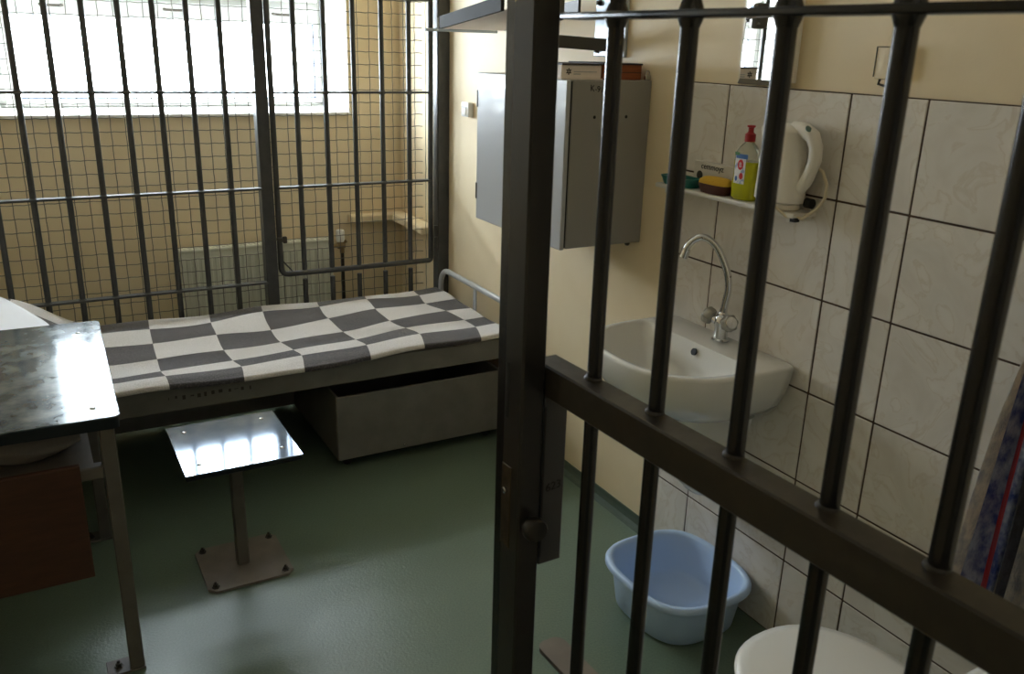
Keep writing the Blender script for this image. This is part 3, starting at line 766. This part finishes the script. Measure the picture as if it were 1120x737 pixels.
for k in range(len(kp_) - 1):
    g = lambda q: kp_[max(0, min(len(kp_) - 1, q))]
    for t_ in (0, .33, .67): path.append(cr(g(k - 1), g(k), g(k + 1), g(k + 2), t_))
path.append(kp_[-1]); path = [base + dirn * a + Vector((0, 0, b)) for a, b in path]
m = MB(); m.tube(path, [.0115] * 2 + [.0105] * (len(path) - 4) + [.0105, .0105], 12); m.build('spout', 'chrome', tp, 60)
e = path[-1]; dv = (path[-1] - path[-2]).normalized()
m = MB(); m.tube([e - dv * .004, e + dv * .022], .0135, 14); m.build('aerator', 'chrome', tp, 50)
m = MB(); m.lathe([(.013, 0), (.0135, .010), (.010, .014)], base + Vector((0, 0, -.004)), 16); m.build('collar', 'chrome', tp, 45)

# ------------------------------------------------------------------ shelf and toiletries
SZ = 1.262
sh = thing('wall_shelf', 'narrow white shelf on the tiles above the washbasin', 'shelf', (XT, 1.835, SZ))
SY0, SY1, SX0 = 1.555, 2.118, 1.690
m = MB(); m.box(SX0, XT - .0005, SY0, SY1, SZ - .014, SZ - .001, .003, 2); m.build('board', 'shelf_white', sh, 40)
for y in (SY0 + .02, SY1 - .05):
    m = MB(); m.box(SX0 + .004, XT - .0005, y - .006, y + .006, SZ - .026, SZ - .014, .001); m.build('bracket', 'shelf_white', sh)
m = MB(); m.box(SX0 + .002, SX0 + .02, SY0 - .004, SY0 + .012, SZ - .022, SZ - .012); m.build('end_cap', 'black', sh)
# teal soap dish
m = MB(); m.rings([sq(28, .026, .062, 4, (1.722, 2.035), SZ), sq(28, .032, .07, 4, (1.722, 2.035), SZ + .02), sq(28, .034, .072, 4, (1.722, 2.035), SZ + .022), sq(28, .034, .072, 4, (1.722, 2.035), SZ + .026), sq(28, .029, .067, 4, (1.722, 2.035), SZ + .026), sq(28, .025, .06, 4, (1.722, 2.035), SZ + .008)])
tag(m.build('soap_dish', 'teal', smooth=50), 'teal plastic soap dish at the far end of the shelf', 'soap dish')
# toothpaste carton
tc_ = thing('toothpaste_carton', 'pale toothpaste carton with dark print leaning on the tiles', 'carton', (1.755, 1.92, SZ))
m = MB(); m.box(1.752, 1.772, 1.828, 2.018, SZ + .0005, SZ + .076, .001); m.build('carton', 'carton', tc_)
text_mesh('lettering', 'cemmoyz', .025, frame4((1.7515, 1.938, SZ + .056), (0, -1, 0), (0, 0, 1)), 'ink', tc_)
m = MB(); m.lathe([(.013, 0), (.013, -.0006)], (1.752, 1.99, SZ + .036), 16, axis='X'); m.build('emblem', 'bolt', tc_)
# sponge in a brown dish
sp = thing('scrubbing_sponge', 'yellow topped sponge in a dark brown dish on the shelf', 'sponge', (1.716, 1.865, SZ))
m = MB(); m.rings([sq(28, .024, .050, 3.2, (1.718, 1.878), SZ + .0005), sq(28, .029, .060, 3.2, (1.718, 1.878), SZ + .018), sq(28, .029, .060, 3.2, (1.718, 1.878), SZ + .027)]); m.build('dish', 'dish_brown', sp, 50)
m = MB(); m.rings([sq(28, .0285, .0595, 3.2, (1.718, 1.878), SZ + .027), sq(28, .028, .058, 3, (1.718, 1.878), SZ + .036), sq(28, .02, .045, 2.6, (1.718, 1.878), SZ + .044), sq(28, .006, .012, 2.2, (1.718, 1.878), SZ + .047)]); m.build('sponge', 'sponge_yellow', sp, 50)
# dish soap bottle
bt = thing('dish_soap_bottle', 'dish soap bottle half full of yellow liquid with red cap', 'bottle', (1.722, 1.769, SZ))
bc = (1.722, 1.769)
def bprof(zs, off=0.0): return [sq(32, max(.004, a - off), max(.004, b - off), 2.5, bc, SZ + z) for z, a, b in zs]
m = MB(); m.rings(bprof([(.001, .021, .035), (.006, .024, .040), (.045, .0255, .042), (.06, .0245, .0385), (.075, .024, .0385), (.104, .0245, .040)])); m.build('liquid', 'soap_liquid', bt, 60)
m = MB(); m.rings(bprof([(.1045, .0245, .040), (.118, .0245, .0395), (.132, .022, .034), (.146, .016, .023), (.153, .012, .013), (.158, .0115, .0115)])); m.build('shoulder', 'clear_plastic', bt, 60)
m = MB(); m.lathe([(.0145, .156), (.0145, .176), (.010, .179), (.0075, .182), (.0075, .193), (.011, .194), (.011, .199), (.003, .2)], (bc[0], bc[1], SZ), 20); m.build('cap', 'cap_red', bt, 40)
def patch(name, z0, z1, a0, a1, mn, lift, parent, n=8):
    mm = MB(); g = []
    for k in range(n + 1):
        t = a0 + (a1 - a0) * k / n
        c0, s0 = math.cos(t), math.sin(t)
        g.append((bc[0] + (.0252 + lift) * math.copysign(abs(c0) ** .8, c0), bc[1] + (.0415 + lift) * math.copysign(abs(s0) ** .8, s0)))
    P = [(x, y, SZ + z) for z in (z0, z1) for x, y in g]
    mm.poly(P, [(k, k + 1, n + 2 + k, n + 1 + k) for k in range(n)])
    return mm.build(name, mn, parent, 60)
lb = patch('label', .045, .118, PI * .86, PI * 1.12, 'label_white', .0008, bt)
patch('label_band', .112, .124, PI * .88, PI * 1.16, 'label_blue', .0012, lb)
patch('label_leaf', .120, .128, PI * .82, PI * .98, 'label_green', .0014, lb)
def disc(name, ang, z, r, mn, lift):
    c0, s0 = math.cos(ang), math.sin(ang)
    p = Vector((bc[0] + (.0252 + lift) * math.copysign(abs(c0) ** .8, c0), bc[1] + (.0415 + lift) * math.copysign(abs(s0) ** .8, s0), SZ + z))
    nrm = Vector((c0 / .0252, s0 / .0415, 0)).normalized(); tg = Vector((0, 0, 1)).cross(nrm)
    mm = MB(); mm.poly([p + tg * r * .75 * math.cos(2 * PI * k / 20) + Vector((0, 0, r)) * math.sin(2 * PI * k / 20) + nrm * .0006 for k in range(20)], [tuple(range(20))]); mm.build(name, mn, lb)
    return p + nrm * .0012, tg
p_, tg_ = disc('label_badge', PI * 1.01, .096, .014, 'label_red', .0012)
text_mesh('label_letter', 'B', .018, frame4(p_ - Vector((0, 0, .0065)), tg_, (0, 0, 1)), 'label_white', lb, .0001)
disc('label_splash', PI * 1.04, .066, .009, 'label_red', .0012); disc('label_drop', PI * .95, .058, .007, 'label_blue', .0012)
# kettle
kt = thing('electric_kettle', 'white plastic electric kettle at the near end of the shelf', 'kettle', (1.726, 1.632, SZ))
kc = (1.722, 1.640)
m = MB(); m.lathe([(.048, .0008), (.050, .004), (.050, .014), (.046, .018)], (kc[0], kc[1] + .002, SZ), 32, 1, 1.25); m.build('base', 'kettle_white', kt, 40)
m = MB(); m.rings([sq(36, a, b, 2.4, (kc[0], kc[1] + dy), SZ + z) for z, a, b, dy in ((.0185, .043, .068, 0), (.022, .0455, .073, 0), (.055, .0455, .072, .001), (.058, .0445, .071, .001), (.12, .043, .066, .004), (.175, .041, .060, .006), (.196, .039, .056, .006))]); kb = m.build('jug', 'kettle_white', kt, 40)
m = MB(); m.rings([sq(36, a, b, 2.4, (kc[0], kc[1] + .006), SZ + z) for z, a, b in ((.196, .040, .058), (.204, .038, .055), (.212, .026, .040), (.215, .008, .01))]); m.build('lid', 'kettle_white', kt, 50)
m = MB(); m.tube([(kc[0], kc[1] + .050, SZ + .165), (kc[0], kc[1] + .070, SZ + .19), (kc[0], kc[1] + .080, SZ + .200)], [.022, .016, .011], 12); m.build('spout', 'kettle_white', kt, 50)
hp = [(kc[0], kc[1] - .020, SZ + .207), (kc[0], kc[1] - .055, SZ + .204), (kc[0], kc[1] - .085, SZ + .190), (kc[0], kc[1] - .100, SZ + .165), (kc[0], kc[1] - .102, SZ + .135), (kc[0], kc[1] - .093, SZ + .105), (kc[0], kc[1] - .080, SZ + .075), (kc[0], kc[1] - .060, SZ + .052)]
m = MB(); m.tube(hp, [.016, .019, .019, .0175, .0165, .016, .016, .015], 12); m.build('handle', 'kettle_white', kt, 60)
m = MB(); m.lathe([(.010, 0), (.009, .004), (.003, .006)], (0, 0, 0), 16, .7, 1.2); m.xform(Matrix.Translation((kc[0] - .010, kc[1] - .078, SZ + .206)) @ Matrix.Rotation(.7, 4, 'X') @ Matrix.Rotation(-.35, 4, 'Y')); m.build('switch', 'switch_green', kt, 50)
m = MB()
for k in range(3): m.box(kc[0] - .0458, kc[0] - .0445, kc[1] - .022 + k * .006, kc[1] - .019 + k * .006, SZ + .024, SZ + .031)
m.build('markings', 'bolt', kt)
m = MB(); m.tube([(kc[0] + .03, kc[1] - .055, SZ + .125), (kc[0] + .03, kc[1] - .105, SZ + .105), (kc[0] + .025, kc[1] - .128, SZ + .075), (kc[0] + .02, kc[1] - .132, SZ + .045), (kc[0] + .01, kc[1] - .12, SZ + .015), (kc[0] - .01, kc[1] - .095, SZ - .012), (kc[0] - .03, kc[1] - .06, SZ - .012), (kc[0] - .044, kc[1] - .03, SZ + .010)], .0042, 8); m.build('cord', 'cream_cord', kt, 60)
m = MB(); m.lathe([(.006, -.01), (.013, -.008), (.013, .012), (.006, .016)], (kc[0] + .025, kc[1] - .082, SZ + .022), 14, axis='Y'); m.build('plug', 'black', kt, 40)

# ------------------------------------------------------------------ blue tub
def tubring(a, b, z): return sq(48, a, b, 3.0, (1.586, 1.735), z)
m = MB(); m.rings([tubring(.145, .160, .001), tubring(.153, .168, .008), tubring(.165, .182, .10), tubring(.169, .187, .126), tubring(.170, .188, .130), tubring(.184, .204, .131), tubring(.188, .208, .136), tubring(.188, .208, .145), tubring(.184, .204, .152), tubring(.178, .198, .154), tubring(.170, .189, .152), tubring(.166, .184, .145), tubring(.163, .180, .12), tubring(.152, .167, .03), tubring(.140, .155, .010)])
tag(m.build('washing_up_tub', 'tub_blue', smooth=60), 'pale blue plastic washing tub on the floor under the basin', 'tub')

# ------------------------------------------------------------------ toilet
to = thing('toilet', 'white ceramic toilet with closed lid behind the gate', 'toilet', (1.355, .85, 0))
tcx, tcy = 1.298, .893
def egg(a, b, z, dy=0.0): return [(x, y - (.0 if y > tcy + dy else .05 * ((tcy + dy - y) / b)), z) for x, y, _ in sq(44, a, b, 2.25, (tcx, tcy + dy), z)]
m = MB(); m.rings([egg(.11, .17, .001, -.08), egg(.115, .175, .02, -.08), egg(.11, .165, .12, -.07), egg(.14, .19, .24, -.03), egg(.168, .21, .34, 0), egg(.178, .222, .375, 0), egg(.178, .222, .392, 0), egg(.172, .216, .396, 0)]); m.build('bowl', 'ceramic', to, 50)
m = MB(); m.rings([egg(.176, .22, .398), egg(.181, .225, .401), egg(.181, .225, .412), egg(.176, .22, .415)]); m.build('seat', 'toilet_lid', to, 50)
m = MB(); m.rings([egg(.183, .226, .417), egg(.189, .232, .420), egg(.190, .233, .430), egg(.185, .228, .437), egg(.16, .204, .442), egg(.06, .08, .445)]); m.build('lid', 'toilet_lid', to, 50)
m = MB(); m.box(1.135, 1.495, .39, .59, .36, .74, .025, 3); m.box(1.225, 1.405, .45, .75, .001, .37, .02, 2); cis = m.build('cistern', 'ceramic', to, 50)
m = MB(); m.box(1.125, 1.505, .38, .60, .74, .775, .012, 2); m.build('cistern_lid', 'ceramic', cis, 50)
m = MB(); m.lathe([(.022, 0), (.022, .006), (.018, .009)], (1.315, .49, .775), 20); m.build('flush_button', 'chrome', cis, 50)

# ------------------------------------------------------------------ towel hanging on the tiles
hk = thing('towel_hook', 'small dark metal hook on the tiles holding the towel', 'hook', (XT, .84, 1.24))
m = MB(); m.box(XT - .005, XT - .0005, .825, .855, 1.225, 1.285, .002); m.build('plate', 'bolt', hk)
m = MB(); m.tube([(XT - .004, .84, 1.24), (XT - .05, .84, 1.235), (XT - .062, .84, 1.25), (XT - .064, .84, 1.27)], .005, 8); m.build('prong', 'bolt', hk, 50)
folds = ['towel_white', 'towel_blue', 'towel_red', 'towel_blue', 'towel_white', 'towel_grey', 'towel_dark', 'towel_white', 'towel_dark', 'towel_dark', 'towel_mauve', 'towel_dark', 'towel_mauve', 'towel_blue', 'towel_red', 'towel_white', 'towel_dark', 'towel_grey']
m = MB(); nu, nv = len(folds) * 6, 26; P = []
for j in range(nv + 1):
    t = j / nv; zt = 1.262 - t * .80
    hw = .03 + .055 * smooth01(t * 4) + .065 * t ; am = .008 + .020 * smooth01(t * 2)
    for i in range(nu + 1):
        u = i / nu; ph = u * 12 * PI
        y = .822 + (0.5 - u) * 2 * hw + .012 * math.sin(ph * .5 + 1.3 * t)
        x = XT - .040 - am * (1 + .5 * math.sin(ph * .37 + 2)) * math.sin(ph + .8 * math.sin(3 * t)) - .012 * math.sin(t * 3 + u * 5)
        P.append((min(x, XT - .006), y, zt - .03 * abs(u - .5) * (1 - t) + .02 * math.sin(u * 9) * t))
vs = [m.bm.verts.new(p) for p in P]; w = nu + 1
for j in range(nv):
    for i in range(nu):
        f = m.bm.faces.new((vs[j * w + i], vs[j * w + i + 1], vs[(j + 1) * w + i + 1], vs[(j + 1) * w + i])); f.material_index = min(len(folds) - 1, i // 6)
o = m.build('towel', folds, smooth=70)
s2 = o.modifiers.new('thickness', 'SOLIDIFY'); s2.thickness = .004; s2.offset = 0
tag(o, 'patterned red, blue and white towel hanging on the tiles', 'towel')

# ------------------------------------------------------------------ barred gate in the foreground
gd_, gn = Vector((-.0345, .9994, 0)), Vector((.9994, .0345, 0))
GM = Matrix(((gd_.x, gn.x, 0, 0), (gd_.y, gn.y, 0, 0), (0, 0, 1, 0), (0, 0, 0, 1)))     # (s along gate, w across, z)
gt = thing('cell_gate', 'dark steel barred cell gate swung open in the foreground', 'gate', tuple(GM @ Vector((.5, .68, 0))))
def gpart(mm, name, mn, parent=gt, smooth=None):
    mm.xform(GM); return mm.build(name, mn, parent, smooth)
WB = .682
BS = [.891, .760, .623, .492, .371, .242, .113]
gb = MB(); gb.lathe([(.0104, 0), (.0104, 2.02)], (0, 0, 0), 16); gbm = gb.mesh('bar', 'gate_bar_paint', 50)
for s_ in BS: inst('bar', gbm, gt, GM @ Vector((s_, WB, .06)))
# stiles: box section, recessed lock strip, outer edge strip
m = MB(); m.box(.962, 1.012, .610, .6495, .03, 2.12, .003); st1 = gpart(m, 'lock_stile', 'gate_paint')
m = MB(); m.box(1.012, 1.042, .616, .6495, .03, 2.12, .002); st2 = gpart(m, 'edge_strip', 'gate_bar_paint')
m = MB(); m.box(-.05, .01, .650, .712, .03, 2.12, .003); gpart(m, 'hinge_stile', 'gate_paint')
for z in (.03, 2.06):
    m = MB(); m.box(.01, 1.0, .650, .700, z, z + .05, .003); gpart(m, 'end_rail', 'gate_paint')
m = MB(); m.box(.010, .999, .650, .691, 1.165, 1.214, .0025); cr_ = gpart(m, 'cross_rail', 'rail_paint')
for s_ in BS:   # weld beads where the bars enter the cross rail
    m = MB(); m.lathe([(.0128, -.001), (.0122, .0022), (.0106, .004)], (s_ + .0012, WB - .0012, 1.214), 14); gpart(m, 'weld', 'rail_paint', cr_, 60)
m = MB(); m.box(.010, .985, .662, .702, 1.679, 1.687, .001)
for s_ in BS: m.lathe([(.0107, -.014), (.0137, -.006), (.0150, 0), (.0137, .006), (.0107, .014)], (s_, WB, 1.683), 16)
gpart(m, 'top_rail', 'gate_bar_paint', smooth=45)
m = MB(); m.box(.010, .965, .662, .702, .40, .408, .001)
for s_ in BS: m.lathe([(.0107, -.014), (.0137, -.006), (.0150, 0), (.0137, .006), (.0107, .014)], (s_, WB, .404), 16)
gpart(m, 'lower_rail', 'gate_bar_paint', smooth=45)
# hatch ledge behind the bars
m = MB(); P = rounded(.40, 1.03, .697, .747, .018, .668); m.rings([P, [(x, y, .676) for x, y, z in P]]); gpart(m, 'hatch_ledge', 'base_plate')
# lock case with stencilled number
m = MB(); m.box(.962, 1.035, .650, .691, .885, 1.1645, .002); lk = gpart(m, 'lock_case', 'lock_steel')
f4 = frame4(GM @ Vector((.9614, .671, 1.012)), GM.to_3x3() @ Vector((0, 1, .12)), (0, 0, 1))
text_mesh('stencil_number', '623', .019, f4, 'ink', lk)
m = MB(); m.box(.9612, .9625, .650, .653, .90, 1.15); gpart(m, 'case_seam', 'black', lk)
m = MB(); m.box(.984, 1.010, .6085, .6105, .915, 1.052, .0008); kp = gpart(m, 'key_plate', 'worn_brass', st1)
m = MB(); m.lathe([(.005, 0), (.005, -.003), (.003, -.004)], (.997, .6085, 1.01), 12, axis='Y'); gpart(m, 'screw', 'chrome_bolt', kp, 40)
m = MB(); m.box(.997, 1.003, .6094, .6105, 1.128, 1.213); gpart(m, 'bolt_slot', 'black', st1)
m = MB(); m.lathe([(.012, .0), (.012, -.008), (.017, -.010), (.0185, -.014), (.0185, -.026), (.016, -.029), (.001, -.030)], (0, 0, 0), 24, axis='Y'); m.xform(Matrix.Translation((.962, .628, .965)) @ Matrix.Rotation(-PI / 2, 4, 'Z')); gpart(m, 'lock_knob', 'gate_paint', st1, 40)
for z in (.35, 1.75):
    m = MB(); m.tube([(-.062, .655, z), (-.062, .655, z + .12)], .014, 12); gpart(m, 'hinge', 'gate_bar_paint', gt, 50)
